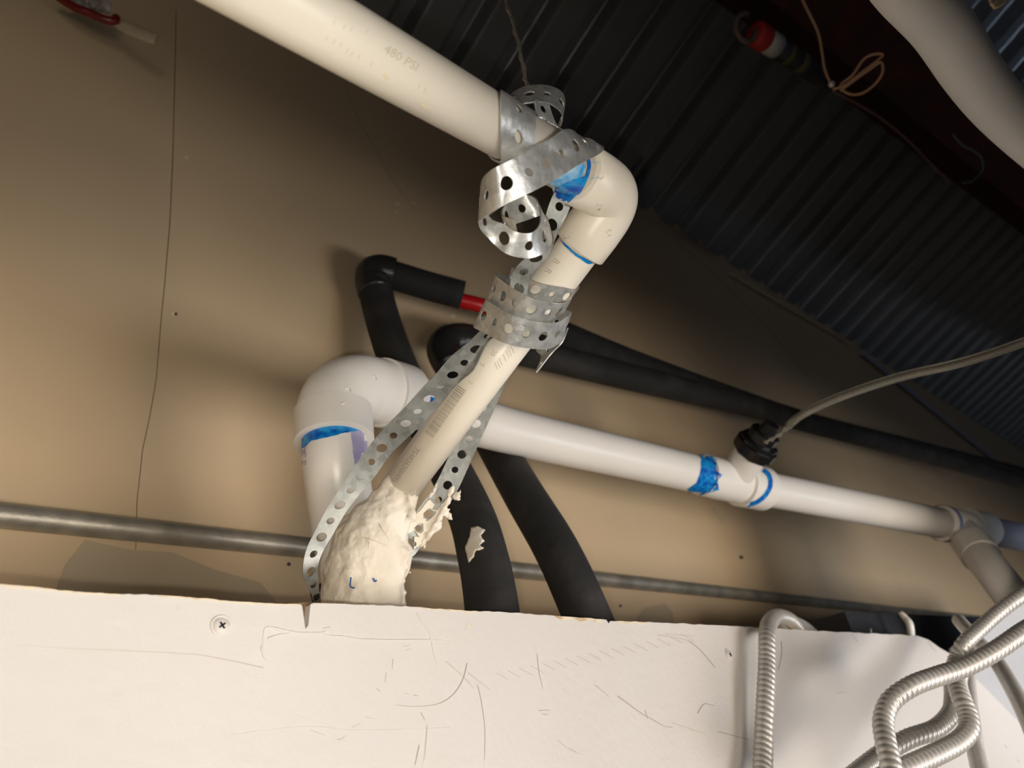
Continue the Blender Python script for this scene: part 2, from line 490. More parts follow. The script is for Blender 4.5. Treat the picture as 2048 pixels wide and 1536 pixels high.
for q in ([(890, 1322), (925, 1352), (945, 1375)], [(935, 1345), (980, 1380)], [(934, 1326), (925, 1360), (905, 1390), (875, 1408), (830, 1413), (790, 1410)],
          [(955, 1370), (962, 1400), (968, 1440), (970, 1470), (969, 1520)], [(1074, 1308), (1078, 1345), (1085, 1375)],
          [(785, 1318), (784, 1338)], [(772, 1345), (770, 1364)], [(752, 1377), (760, 1383)], [(808, 1386), (820, 1389)], [(826, 1390), (836, 1392)],
          [(841, 1425), (849, 1440)], [(854, 1450), (852, 1480), (848, 1520)], [(838, 1490), (830, 1530)], [(673, 1479), (682, 1478), (690, 1471)],
          [(620, 1460), (650, 1471)], [(703, 1455), (720, 1447)], [(730, 1434), (748, 1438)], [(806, 1293), (820, 1290)], [(810, 1300), (822, 1298)],
          [(1114, 1480), (1140, 1500), (1165, 1509)], [(1137, 1496), (1152, 1504)], [(1290, 1420), (1295, 1438)], [(1235, 1392), (1280, 1425), (1330, 1453), (1345, 1454)],
          [(1345, 1446), (1410, 1468)], [(1435, 1463), (1500, 1480)], [(1190, 1370), (1218, 1393)], [(1077, 1421), (1100, 1420)], [(1085, 1428), (1096, 1430)],
          [(1395, 1427), (1408, 1408), (1428, 1412)], [(1702, 1268), (1716, 1284)], [(1851, 1276), (1861, 1290), (1872, 1304)], [(1562, 1282), (1563, 1310), (1556, 1340)],
          [(1672, 1386), (1694, 1384)], [(2010, 1490), (2014, 1497)], [(2034, 1519), (2039, 1525)], [(1956, 1345), (1959, 1352)],
          [(355, 1212), (355, 1222)], [(1375, 1280), (1400, 1300), (1430, 1335)], [(1315, 1270), (1350, 1275), (1390, 1285)], [(1330, 1268), (1385, 1272)]):
    (g if rnd.random() < .72 else g2).append(stroke(BB, q, (1.5, 1.0)))
obj('scuff_mark', *merge(*g), M_PENCIL2, board); obj('pencil_mark', *merge(*g2), M_PENCIL, board)
obj('rust_spot', *merge(patch(BB, [(933, 1250), (940, 1250), (941, 1256), (934, 1257)], .0003, 4)), M_PAPER, board)

# side panel: shares the slanted seam with the board and climbs outwards
ds = de
S0 = S1-sd*.012; print('seam', S1-CAMPOS, sd, (S2-S1).length)
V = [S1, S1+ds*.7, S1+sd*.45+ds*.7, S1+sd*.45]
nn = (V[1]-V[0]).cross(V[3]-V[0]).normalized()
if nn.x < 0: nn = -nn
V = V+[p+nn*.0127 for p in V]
side = tag(obj('wall_right', V, [(0, 1, 2, 3), (7, 6, 5, 4), (0, 4, 5, 1), (1, 5, 6, 2), (2, 6, 7, 3), (3, 7, 4, 0)], M_BOARD_COOL, smooth=False),
           'white drywall panel in the lower right corner, cool light tinted into its colour', kind='structure')

# marks on the tan wall
g = [stroke(WB, [(352, 20), (350, 120), (346, 300), (340, 440), (330, 560), (322, 640), (312, 760), (300, 830), (285, 900), (274, 1000), (271, 1100), (273, 1200)], 1.4, .0006)]
obj('hairline_crack', *merge(*g), mat('wall_crack', (.12, .09, .06), None, .8), wall)
g = [patch(WB, [(90, 1250), (130, 1130), (170, 1080), (260, 1100), (345, 1105), (430, 1140), (520, 1165), (600, 1260)], .0008, 30),
     patch(WB, [(1230, 1290), (1290, 1215), (1330, 1208), (1345, 1225), (1350, 1290)], .0008, 20)]
obj('filler_patch', *merge(*g), M_PATCH, wall)
g = [stroke(WB, [(690, 165), (715, 235), (750, 300), (780, 355), (830, 420)], (3, 2), .0008), stroke(WB, [(655, 240), (700, 262)], 2, .0008),
     stroke(WB, [(1815, 930), (1840, 965)], 2.5, .0008), stroke(WB, [(1425, 1015), (1444, 1045)], 2, .0008),
     stroke(WB, [(1290, 430), (1420, 540), (1540, 660), (1650, 800)], 2.5, .0008)]
obj('pale_scratch', *merge(*g), mat('wall_scratch', (.52, .44, .33), None, .8), wall)
g = [patch(WB, [(347+6*math.cos(a)*s, 628+4*math.sin(a)) for a in [i*.7 for i in range(9)] for s in (1,)], .001, 4)]
for cx, cy, rr in ((373, 316, 5), (795, 408, 6), (826, 407, 4), (792, 425, 4), (905, 632, 6), (898, 648, 5)):
    g.append(patch(WB, [(cx+rr*math.cos(i*.785), cy+rr*.7*math.sin(i*.785)) for i in range(8)], .001, 4))
obj('paint_speck', *merge(*g), mat('pale_speck', (.75, .65, .48), None, .6), wall)
g = [patch(WB, [(cx+rr*math.cos(i*.785), cy+rr*math.sin(i*.785)) for i in range(8)], .0012, 4) for cx, cy, rr in ((351, 629, 3.5), (577, 1129, 4), (1482, 1115, 4), (1240, 1212, 3))]
obj('nail_hole', *merge(*g), mat('nail_hole', (.09, .07, .06), None, .8), wall)

# ================================================================== FRONT PVC ASSEMBLY
rP = .0167
pA0 = P(300, -137, .297)            # far off the frame, straight on
pA = P(700, 81.5, .346); pC = P(1235, 392, .526)
dA = (pC-pA).normalized()
pE = P(820, 950, .62); dE = (pE-pC).normalized()
front = empty('drain_pipe', P(727, 1210, .6), 'cream plastic pipe slanting in from the upper left, elbowing down into the white putty-coated fitting', 'pipe')
up = obj('upper_pipe', *tube_geo([pA-dA*.28, pC-dA*.040], rP, 48), M_PVC, front)
lo = obj('lower_pipe', *tube_geo([pC+dE*.037, pE+dE*.05], rP, 48), M_PVC, front)
# elbow: bent body with two sockets
bend = []
Rb = .020
a0 = pC-dA*Rb; b0 = pC+dE*Rb
for i in range(13):
    t = i/12; bend.append(a0*(1-t)**2+pC*2*t*(1-t)+b0*t*t)
rE = .0215
pth = [pC-dA*.053, pC-dA*.0525, pC-dA*.0515, pC-dA*.030]+bend+[pC+dE*.030, pC+dE*.0455, pC+dE*.0465, pC+dE*.047]
rr = [rP*.9, rE-.0014, rE-.0002, rE]+[rE-.0004-.0008*math.sin(math.pi*i/12) for i in range(13)]+[rE, rE-.0002, rE-.0012, rP*.9]
elbow = obj('elbow_fitting', *tube_geo(pth, rr, 64), M_PVC, front); auto_smooth(elbow, 50)
LB, UB, EB = bvh_of(lo), bvh_of(up), bvh_of(elbow)
# printing on the pipes
obj('printed_text', *text_geo(UB, '480 PSI', (765, 103), (110, 66), 25, xs=1.05), M_INKF, up)
g = []
for (x, y) in ((655, 72), (670, 78), (684, 84), (697, 96), (706, 103), (720, 108), (745, 122), (670, 40), (690, 50), (704, 55), (735, 60), (840, 168), (852, 175)):
    g.append(stroke(UB, [(x, y), (x-5, y+9)], 1.6))
obj('faded_print', *merge(*g), mat('ghost_ink', (.72, .66, .54), None, .6), up)
g = []; rnd = random.Random(11)
a = (924, 776); b = (859, 869); L = math.dist(a, b); dx, dy = (b[0]-a[0])/L, (b[1]-a[1])/L; ux, uy = dy, -dx
s = 0
while s < L:
    w = rnd.choice((1.0, 1.0, 1.5, 2.0)); 
    V2 = [(a[0]+dx*q+ux*h, a[1]+dy*q+uy*h) for q in (s, s+w) for h in (-10, -3, 4, 10)]
    g.append(decal_geo(LB, V2, [(0, 1, 5, 4), (1, 2, 6, 5), (2, 3, 7, 6)], .0003)); s += w+rnd.choice((1.0, 1.6, 2.2))
obj('barcode', *merge(*g), M_INK, lo)
obj('printed_number', *merge(text_geo(LB, '754826200495', (832, 893), (-59, 84), 16, xs=.88)), M_INK, lo)
obj('printed_text', *merge(text_geo(LB, 'B', (1111, 515), (-16, 22), 19), text_geo(LB, 'R', (1095, 534), (-16, 22), 19), text_geo(LB, 'S', (962, 724), (-14, 22), 14),
    text_geo(LB, '20', (988, 697), (-10, 14), 14), text_geo(LB, '2', (940, 760), (-10, 14), 13)), M_INKF, lo)
g = [stroke(LB, [(x, y), (x-6, y-14)], 1.2) for x, y in ((1000, 735), (1004, 730), (1012, 722), (1018, 715), (1023, 712), (995, 738), (1028, 706))]
obj('faded_print', *merge(*g), M_INKF, lo)
# primer on the elbow
K1 = lambda x, y: (900+x/3.657, 140+y/3.657)
ALL = BVHTree.FromPolygons(*merge(*[([v.co+wloc(o) for v in o.data.vertices], [tuple(p.vertices) for p in o.data.polygons]) for o in (up, lo, elbow)]))
k = lambda *q: [K1(*c) for c in q]
obj('primer_ring', *merge(
    stroke(ALL, k((1005, 650), (1015, 700), (1000, 770), (965, 850), (920, 910), (860, 960), (800, 965), (755, 925)), (6, 7), .0006),
    patch(ALL, k((760, 870), (830, 830), (900, 800), (950, 790), (985, 770), (960, 850), (900, 920), (830, 970), (770, 940), (740, 900)), .0005, 4, 1.2, 2),
    patch(ALL, k((930, 1350), (985, 1375), (1045, 1410), (1015, 1420), (965, 1390)), .0005, 4, .6, 3),
    patch(ALL, k((805, 1235), (860, 1285), (930, 1345), (1040, 1410), (1020, 1418), (920, 1360), (870, 1312), (840, 1290)), .0005, 4, .5, 4)), M_BLUE, elbow)
obj('primer_smear', *merge(
    patch(ALL, k((735, 800), (800, 760), (880, 710), (960, 680), (985, 690), (985, 750), (940, 790), (860, 830), (790, 860), (740, 850)), .0003, 4, 1.5, 5),
    stroke(ALL, k((1020, 680), (1060, 680), (1090, 678)), 1.5, .0004), stroke(ALL, k((1010, 790), (1050, 795), (1080, 780)), 1.3, .0004), stroke(ALL, k((930, 905), (960, 890)), 1.3, .0004)), M_BLUEL, elbow)
g = []
for cx, cy in ((1100, 775), (1085, 1000), (1165, 1190), (850, 1215)):
    for q in range(5):
        ang = rnd.uniform(0, 6.28); g.append(stroke(ALL, [K1(cx+15*math.cos(ang), cy+15*math.sin(ang)), K1(cx+28*math.cos(ang+.9), cy+28*math.sin(ang+.9))], .8, .0003))
obj('mould_scratch', *merge(*g), M_INK, elbow)
# yellow stains on the pipe
obj('glue_stain', *merge(patch(UB, [(765, 150), (772, 146), (780, 158), (773, 160)], .0002, 5), patch(UB, [(835, 205), (845, 207), (862, 220), (850, 219)], .0002, 5)), mat('pale_glue_stain', (.80, .72, .50), None, .4), up)

# coated fitting: remeshed lump of joint compound around the pipe end
parts = [tube_geo(PP([(806, 972, .622), (796, 990, .622), (780, 1018, .617), (758, 1055, .612), (740, 1100, .607), (728, 1160, .602), (727, 1210, .6), (728, 1330, .6)], 4),
                  [x for x in [v[0] for v in catmull([(rP+.0004,), (rP+.0014,), (.0205,), (.0275,), (.032,), (.0338,), (.0345,), (.035,)], 4)]], 40)]
# lobes and curls of compound
lumps = [(786, 985, .616, .009), (760, 1000, .612, .010), (735, 1035, .612, .013), (712, 1062, .612, .016), (690, 1105, .606, .014), (678, 1140, .606, .012), (792, 1052, .606, .011), (784, 1075, .606, .014), (792, 1108, .602, .014),
         (794, 1130, .602, .012), (830, 950, .612, .006), (775, 970, .615, .006), (790, 1030, .606, .010)]
for x, y, t, r in lumps:
    bmt = bmesh.new(); bmesh.ops.create_icosphere(bmt, subdivisions=3, radius=r)
    parts.append(([v.co+P(x, y, t) for v in bmt.verts], [tuple(v.index for v in f.verts) for f in bmt.faces])); bmt.free()
parts.append(tube_geo(PP([(832, 890, .618), (806, 930, .617), (780, 968, .615), (760, 1000, .612)], 4), [.002, .0028, .0036, .004, .0045, .005, .0055, .006, .0065, .007, .0075, .008, .0085], 16))
rnd = random.Random(5)
def fringe(x, y, t, n, L, dirx=1, diry=0, r=.0016):
    for _ in range(n):
        a = math.atan2(diry, dirx)+rnd.uniform(-.9, .9); l = L*rnd.uniform(.5, 1.2); cx = x+rnd.uniform(-5, 5); cy = y+rnd.uniform(-6, 6); q = []
        for i in range(6):
            f = i/5; q.append(P(cx+math.cos(a)*l*f, cy+math.sin(a)*l*f, t+rnd.uniform(-.002, .002))); a += rnd.uniform(-.7, .7)
        parts.append(tube_geo(q, [r*1.6, r*1.4, r*1.2, r, r*.8, r*.6], 8))
for x, y, t, n_, l in ((812, 990, .607, 3, 20), (822, 1000, .605, 3, 14), (818, 1028, .602, 4, 16), (806, 1040, .602, 3, 22), (800, 1105, .592, 4, 20), (803, 1128, .592, 4, 18), (804, 1148, .594, 3, 14), (800, 1162, .596, 2, 10)):
    fringe(x, y, t, n_, l, 1, -.2)
for f in range(9): fringe(806+rnd.uniform(-2, 4), 1165+f*6, .597, 1, 7)
tmp = obj('tmp', *merge(*parts), M_COMP, normals=True)
rm = tmp.modifiers.new('r', 'REMESH'); rm.mode = 'VOXEL'; rm.voxel_size = .00125; rm.use_smooth_shade = True
sm = tmp.modifiers.new('s', 'SMOOTH'); sm.iterations = 22; sm.factor = .7
tx = bpy.data.textures.new('lumps', 'CLOUDS'); tx.noise_scale = .012; tx.noise_depth = 3
dp = tmp.modifiers.new('d', 'DISPLACE'); dp.texture = tx; dp.strength = .0045; dp.mid_level = .5; dp.texture_coords = 'LOCAL'
bpy.context.view_layer.update()
ev = tmp.evaluated_get(bpy.context.evaluated_depsgraph_get()); me = bpy.data.meshes.new_from_object(ev)
Vb = [v.co+tmp.location for v in me.vertices]; Fb = [tuple(p.vertices) for p in me.polygons]
bpy.data.objects.remove(tmp)
comp = obj('coated_fitting', Vb, Fb, M_COMP, front)
comp['label'] = 'fitting smeared with off-white joint compound'
CB = BVHTree.FromPolygons(Vb, Fb)
obj('blue_ink_mark', *merge(stroke(CB, [(702, 1154), (701, 1165), (702, 1174), (710, 1176)], 3.2, .0005), stroke(CB, [(746, 1156), (749, 1163), (753, 1160)], 4, .0005)), mat('blue_ink', (.05, .12, .35), None, .6), comp)
g = [stroke(CB, q, (1.2, .6), .0003) for q in ([(727, 1075), (745, 1080), (760, 1086), (775, 1092)], [(738, 1083), (737, 1100)], [(690, 1090), (672, 1110)], [(757, 1045), (765, 1060), (778, 1080)])]
obj('dry_crack', *merge(*g), mat('compound_crack', (.5, .42, .31), None, .8), comp)
# dark dab beside the fitting at the drywall edge
front2 = obj('dark_sealant', *tube_geo(PP([(630, 1170, .605), (634, 1190, .605), (640, 1215, .605)], 4), .0052, 14), M_BLACKP, front)

# ================================================================== REAR PVC DRAIN LINE
rear = empty('drain_pipe', P(672, 930, .67), 'white drain line behind the slanted pipe, with a fat elbow at its left end', 'pipe')
R2 = .0300
riser = obj('riser_pipe', *tube_geo(PP([(668, 870, .69), (672, 930, .675), (688, 1050, .675), (712, 1180, .67), (735, 1320, .67)], 5), R2, 48), M_PVCW, rear)
c0 = P(668, 845, .70); c1 = P(665, 770, .725); c2 = P(800, 793, .80)
# elbow body
q = [P(666, 838, .70), P(667, 815, .705), P(677, 795, .714), P(695, 782, .725), P(720, 776, .742), P(745, 780, .757), P(768, 785, .770)]
q = [Vector(v) for v in catmull([tuple(x) for x in q], 4)]
eb = obj('elbow_fitting', *merge(tube_geo(q, .0345, 56), hub(P(667, 822, .703), P(669, 884, .685), .034, .0372, n=56), hub(P(760, 784, .765), P(806, 795, .80), .034, .0372, n=56)), M_PVCW, rear); auto_smooth(eb, 50)
crosspts = PP([(795, 791, .795), (1000, 857, .92), (1300, 926, 1.08), (1480, 968, 1.20), (1600, 991, 1.27), (1880, 1046, 1.42)], 4)
cross = obj('cross_pipe', *tube_geo(crosspts, .0297, 48), M_PVCW, rear)
RB = bvh_of(riser); XB = bvh_of(cross); EB2 = bvh_of(eb)
obj('primer_band', *merge(patch(RB, [(596, 884), (606, 868), (630, 851), (665, 838), (700, 834), (730, 841), (741, 857), (742, 868), (715, 862), (690, 866), (660, 874), (625, 882), (602, 900)], .0008, 6, .8, 1),
    ), M_BLUE, riser)
obj('primer_drip', *merge(patch(RB, [(603, 886), (612, 885), (616, 1040), (606, 960)], .0006, 8, 1, 1), patch(RB, [(700, 862), (742, 862), (740, 905), (722, 905), (718, 935), (708, 925)], .0006, 6, 1, 2)), M_VIOLET, riser)
obj('primer_band', *merge(patch(XB, [(822, 757), (846, 764), (850, 790), (880, 800), (872, 822), (838, 830), (820, 815)], .0008, 6, 1, 3)), M_BLUE, cross)
obj('primer_drip', *merge(patch(XB, [(815, 820), (870, 815), (850, 875), (822, 868)], .001, 6, 1, 3)), M_VIOLET, cross)
# recessed mould marks on elbow
g = []
for cx, cy in ((697, 781), (750, 757), (690, 811)):
    w = cast(EB2, cx, cy, 0)
    if w: 
        rw = ray(cx, cy).normalized(); a = rw.orthogonal().normalized(); b = rw.cross(a)
        g.append(tube_geo([w+(a*math.cos(i*.33)+b*math.sin(i*.33))*.0028 for i in range(20)], .0007, 8))
obj('moulded_ring', *merge(*g), M_PVCW, eb)
# tee with black cap
tA, tB = P(1398, 948, 1.145), P(1525, 977, 1.225)
tm = P(1462, 963, 1.185)
brt = P(1512, 893, 1.15)
bd = (brt-tm).normalized()
tee = obj('tee_fitting', *merge(hub(P(1440, 958, 1.17), P(1404, 949, 1.147), .0305, .0335, n=48), tube_geo([P(1430, 956, 1.165), P(1500, 971, 1.21)], .0335, 48),
    hub(P(1478, 967, 1.195), P(1524, 977, 1.225), .033, .0375, n=48), hub(tm, tm+bd*.070, .024, .0265, n=40)), M_PVCW, rear); auto_smooth(tee, 50)
TB = bvh_of(tee)
XT = BVHTree.FromPolygons(*merge(*[([v.co+wloc(o) for v in o.data.vertices], [tuple(p.vertices) for p in o.data.polygons]) for o in (tee, cross)]))
K6 = lambda x, y: (1300+x/2.738, 820+y/2.738)
k6 = lambda *q: [K6(*c) for c in q]
obj('primer_band', *merge(patch(XT, k6((240, 208), (285, 208), (330, 235), (365, 280), (365, 330), (395, 360), (370, 385), (375, 435), (310, 455), (250, 480), (190, 465), (180, 445), (255, 400), (275, 340), (280, 270)), .0010, 5, .8, 7)), M_BLUE, tee)
obj('primer_band', *merge(stroke(XT, k6((620, 330), (650, 360), (658, 410), (635, 460), (590, 500), (530, 520)), (9, 8), .0010)), M_BLUE, tee)
cap = obj('threaded_cap', *merge(tube_geo([tm+bd*.060, tm+bd*.062, tm+bd*.086, tm+bd*.088], [.030, .0325, .0325, .030], 8),
    tube_geo([tm+bd*.088, tm+bd*.104, tm+bd*.106], [.024, .024, .021], 12), tube_geo([tm+bd*.104, tm+bd*.122], [.016, .012], 12),
    tube_geo([tm+bd*.066, tm+bd*.080], .0340, 24)), M_BLACKP, rear, smooth=False)
cap['label'] = 'black ribbed threaded cap'
# wye at the right end with its branch
wy = empty_pt = P(1895, 1048, 1.43)
wye = obj('wye_fitting', *merge(hub(P(1925, 1055, 1.45), P(1883, 1046, 1.42), .0305, .0345, n=40), tube_geo([P(1905, 1051, 1.435), P(1975, 1062, 1.50)], .0315, 40),
    hub(P(1935, 1050, 1.47), P(1972, 1058, 1.50), .031, .034, n=40),
    tube_geo(PP([(1912, 1056, 1.44), (1935, 1078, 1.40), (1950, 1095, 1.37)], 3), .0315, 40), hub(P(1940, 1084, 1.39), P(1962, 1112, 1.35), .032, .0345, n=40)), M_PVCW, rear); auto_smooth(wye, 50)
WYB = bvh_of(wye)
br = obj('branch_pipe', *tube_geo(PP([(1955, 1104, 1.36), (1990, 1148, 1.29), (2030, 1200, 1.24), (2054, 1232, 1.215)], 4), .0297, 40), M_PVCW, rear)
BRB = bvh_of(br)
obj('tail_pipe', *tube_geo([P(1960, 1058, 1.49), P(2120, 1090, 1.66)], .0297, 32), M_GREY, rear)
def ringpatch(c, ax, r, w, mtl, parent, a0=0, a1=6.283, name='primer_ring', amp=.0006):
    ax = ax.normalized(); a = ax.orthogonal().normalized(); b = ax.cross(a); V = []; Fc = []; n = 48
    for i in range(n+1):
        th = a0+(a1-a0)*i/n; d = a*math.cos(th)+b*math.sin(th)
        for s in (-w/2+rnd.uniform(-amp, amp), 0, w/2+rnd.uniform(-amp, amp)): V.append(c+ax*s+d*r)
    for i in range(n):
        for j in range(2): Fc.append((3*i+j, 3*i+j+1, 3*i+4+j, 3*i+3+j))
    return obj(name, V, Fc, mtl, parent)
axx = P(1925, 1055, 1.45)-P(1883, 1046, 1.42)
M_BLUE2 = mat('pale_blue_primer', (.16, .26, .62), (.25, .36, .70), .4, 0, 60)
ringpatch(P(1887, 1047, 1.423), axx, .0362, .008, M_BLUE2, wye)
ringpatch(P(1966, 1117, 1.343), P(1990, 1148, 1.29)-P(1955, 1104, 1.36), .0312, .008, M_BLUE2, br)

# clear tube and cable leaving the cap
tb = empty('vinyl_tube', tm+bd*.12, 'thin clear shiny tube rising right from the black cap', 'tube')
tp_ = PP([(1530, 884, 1.10), (1560, 868, 1.07), (1600, 832, 1.03), (1680, 794, 1.0), (1800, 754, .96), (1920, 726, .92), (2048, 684, .88), (2200, 625, .84)], 8)
obj('tube_jacket', *tube_geo(tp_[12:], .0058, 20), M_TUBE, tb)
obj('inner_cable', *tube_geo(tp_, [.0028+.0016*math.sin(i*1.9) if i < 16 else .0026 for i in range(len(tp_))], 12), M_TWIST, tb)

# ================================================================== PERFORATED STRAPS
K2 = lambda x, y: (900+x/5.12, 480+y/5.12)
K3 = lambda x, y: (560+x/2.742, 680+y/2.742)
def pr(K, x0, y0, t0, x1, y1, t1): return (*K(x0, y0), t0, *K(x1, y1), t1)
ID = lambda x, y: (x, y)
collar = empty('pipe_strap', P(1035, 260, .44), 'perforated metal strap looped round the upper pipe with a curled end above it', 'strap')
def collar_pairs():
    ax = dA; a = (w_of(Vector((0, 0, -1)))); a = (a-ax*a.dot(ax)).normalized(); b = ax.cross(a)
    out = []
    for k in range(16):
        th = 2*math.pi*k/16; d = (a*math.cos(th)+b*math.sin(th))*(rP+.0013)
        row = []
        f = max(0, -math.cos(th))
        for xt in (1001-34*f, 1071-22*f):
            lo_, hi_ = 0, .4
            for _ in range(30):
                m = (lo_+hi_)/2
                if proj(pA+ax*m+d)[0] < xt: lo_ = m
                else: hi_ = m
            row.append(pA+ax*m+d)
        out.append(row)
    return out
strap_obj('collar_band', ribbon_geo(collar_pairs(), pitch=.0165, closed=True, phase=0), collar)
AX = [(pA, pC-dA*.053, rP+.0030), (pC-dA*.055, pC, rE+.0010), (pC, pC+dE*.047, rE+.0010), (pC+dE*.047, pE, rP+.0013)]
strap_obj('curled_end', ribbon_geo([(1008, 200, .462, 1014, 203, .444), (1030, 183, .470, 1037, 208, .448), (1056, 172, .474, 1056, 206, .452), (1091, 171, .480, 1085, 204, .458), (1119, 181, .486, 1108, 212, .464),
    (1129, 198, .492, 1124, 228, .470), (1127, 222, .500, 1122, 248, .480), (1116, 250, .503, 1114, 262, .486), (1095, 275, .5, 1098, 288, .48)], phase=1), collar)
strap_obj('strap_tongue', ribbon_geo([(1069, 200, .455, 1096, 202, .465), (1073, 225, .452, 1103, 228, .463), (1083, 252, .455, 1114, 252, .466), (1098, 280, .462, 1132, 275, .472), (1112, 305, .47, 1150, 300, .48)], phase=1), collar)
wide = empty('pipe_strap', P(1070, 400, .45), 'wide bright perforated strap crossing the upper pipe, rolled into a coil beside the elbow', 'strap')
strap_obj('cross_band', ribbon_geo(pitch=.0172, pairs=[pr(K1, 1000, 560, .530, 1110, 650, .520), pr(K1, 965, 515, .500, 1085, 632, .490), pr(K1, 890, 440, .462, 1025, 648, .464), pr(K1, 800, 456, .446, 930, 700, .452), pr(K1, 620, 560, .424, 765, 803, .438),
    pr(K1, 460, 648, .412, 600, 890, .424), pr(K1, 350, 703, .409, 420, 975, .417), pr(K1, 300, 735, .413, 320, 1035, .420), pr(K1, 240, 800, .428, 222, 1100, .433), pr(K1, 232, 900, .45, 214, 1128, .444),
    pr(K1, 290, 1080, .452, 240, 1185, .447), pr(K1, 390, 1125, .446, 330, 1280, .450), pr(K1, 490, 1185, .444, 430, 1352, .449), pr(K1, 600, 1187, .448, 590, 1376, .453), pr(K1, 660, 1110, .458, 715, 1315, .463),
    pr(K1, 645, 970, .474, 742, 1220, .478), pr(K1, 580, 915, .488, 690, 1070, .490), pr(K1, 490, 925, .488, 560, 1100, .490), pr(K1, 400, 990, .478, 430, 1150, .480), pr(K1, 380, 1060, .466, 420, 1190, .468), pr(K1, 470, 1090, .458, 500, 1230, .46)], phase=0), wide)
strap_obj('hanging_length', ribbon_geo([(1125, 350, .51, 1165, 378, .51), (1108, 385, .508, 1145, 405, .508), (1098, 410, .510, 1134, 430, .510), (1090, 438, .513, 1120, 458, .513), (1084, 470, .517, 1110, 480, .517), (1062, 505, .522, 1097, 512, .522),
    (1036, 530, .527, 1072, 540, .527), (1022, 556, .532, 1058, 566, .532), (1022, 590, .536, 1055, 600, .536)], phase=0), wide)
# triple wrap
wraps = empty('pipe_strap', P(1060, 630, .56), 'perforated strap wound three turns round the slanted pipe below the elbow', 'strap')
def band(tops, bots, tf, name, back, phase):
    """front run given by crop points, returning behind the pipe"""
    n = len(tops); L = []
    for i, (a, b) in enumerate(zip(tops, bots)):
        f = i/(n-1); t = tf+.022*(1-math.sin(math.pi*min(max(f, .0), 1)))**1.0-.004*math.sin(math.pi*f)
        L.append(pr(K2, *a, t-.003, *b, t+.004))
    a, b = tops[-1], bots[-1]; c, d = tops[0], bots[0]
    for f in (.12, .35, .65, .88):
        u = 1-f; x0 = c[0]*f+a[0]*u; y0 = c[1]*f+a[1]*u; x1 = d[0]*f+b[0]*u; y1 = d[1]*f+b[1]*u
        L.append(pr(K2, x0, y0-50*math.sin(math.pi*f)+back, tf+.022+.028*math.sin(math.pi*f), x1, y1-50*math.sin(math.pi*f)+back, tf+.024+.028*math.sin(math.pi*f)))
    return strap_obj(name, ribbon_geo(L, closed=True, phase=phase), wraps)
band([(640, 275), (760, 370), (880, 430), (1020, 465), (1170, 478), (1285, 455)], [(590, 415), (690, 510), (810, 570), (940, 610), (1070, 632), (1225, 590)], .533, 'top_turn', 0, 0)
band([(470, 350), (570, 440), (690, 520), (850, 598), (1010, 636), (1150, 650), (1245, 590)], [(388, 575), (480, 680), (600, 750), (740, 800), (890, 832), (1030, 835), (1160, 760)], .532, 'middle_turn', 0, 1)
band([(372, 600), (480, 680), (600, 750), (760, 808), (930, 845), (1100, 842), (1243, 745)], [(240, 890), (380, 965), (500, 1030), (640, 1080), (810, 1108), (1000, 1115), (1150, 1030)], .532, 'bottom_turn', 0, 0)
strap_obj('loose_tail', ribbon_geo([pr(K2, 1210, 900, .575, 1100, 960, .59), pr(K2, 1150, 1045, .57, 890, 1110, .60), pr(K2, 1050, 1150, .57, 935, 1190, .59), pr(K2, 960, 1262, .57, 900, 1300, .575), pr(K2, 925, 1310, .57, 885, 1357, .57)], holes=True, big=.002, small=.002), wraps)
# two legs down to the fitting
leg1 = empty('pipe_strap', P(800, 850, .58), 'long perforated strap leg running down left of the slanted pipe to the coated fitting', 'strap')
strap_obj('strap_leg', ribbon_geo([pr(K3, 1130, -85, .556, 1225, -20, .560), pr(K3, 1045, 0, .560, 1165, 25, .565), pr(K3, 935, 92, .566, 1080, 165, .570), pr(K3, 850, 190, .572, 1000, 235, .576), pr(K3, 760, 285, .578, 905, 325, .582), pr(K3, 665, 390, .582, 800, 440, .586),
    pr(K3, 575, 480, .586, 690, 545, .590), pr(K3, 490, 580, .588, 600, 635, .592), pr(K3, 400, 705, .590, 520, 750, .592), pr(K3, 320, 830, .588, 435, 850, .590), pr(K3, 255, 930, .582, 362, 945, .586), pr(K3, 190, 1050, .574, 285, 1075, .580),
    pr(K3, 140, 1160, .566, 235, 1160, .574), pr(K3, 125, 1280, .565, 208, 1240, .572), pr(K3, 160, 1370, .575, 212, 1340, .58), pr(K3, 195, 1450, .585, 222, 1440, .59)], pitch=.0145, phase=1), leg1)
leg2 = empty('pipe_strap', P(900, 950, .63), 'perforated strap leg behind and right of the slanted pipe, lower end smeared with white putty', 'strap')
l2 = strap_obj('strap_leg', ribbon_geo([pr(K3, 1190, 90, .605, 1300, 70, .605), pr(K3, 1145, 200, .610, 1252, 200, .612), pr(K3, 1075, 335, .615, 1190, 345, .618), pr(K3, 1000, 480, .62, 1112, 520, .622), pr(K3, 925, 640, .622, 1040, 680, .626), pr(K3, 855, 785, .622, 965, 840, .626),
    pr(K3, 770, 910, .62, 880, 965, .624), pr(K3, 690, 1020, .615, 792, 1095, .62), pr(K3, 640, 1110, .605, 735, 1180, .612), pr(K3, 560, 1170, .6, 640, 1240, .605)], pitch=.0145, phase=0), leg2)
L2B = bvh_of(l2)
k3 = lambda *q: [K3(*c) for c in q]
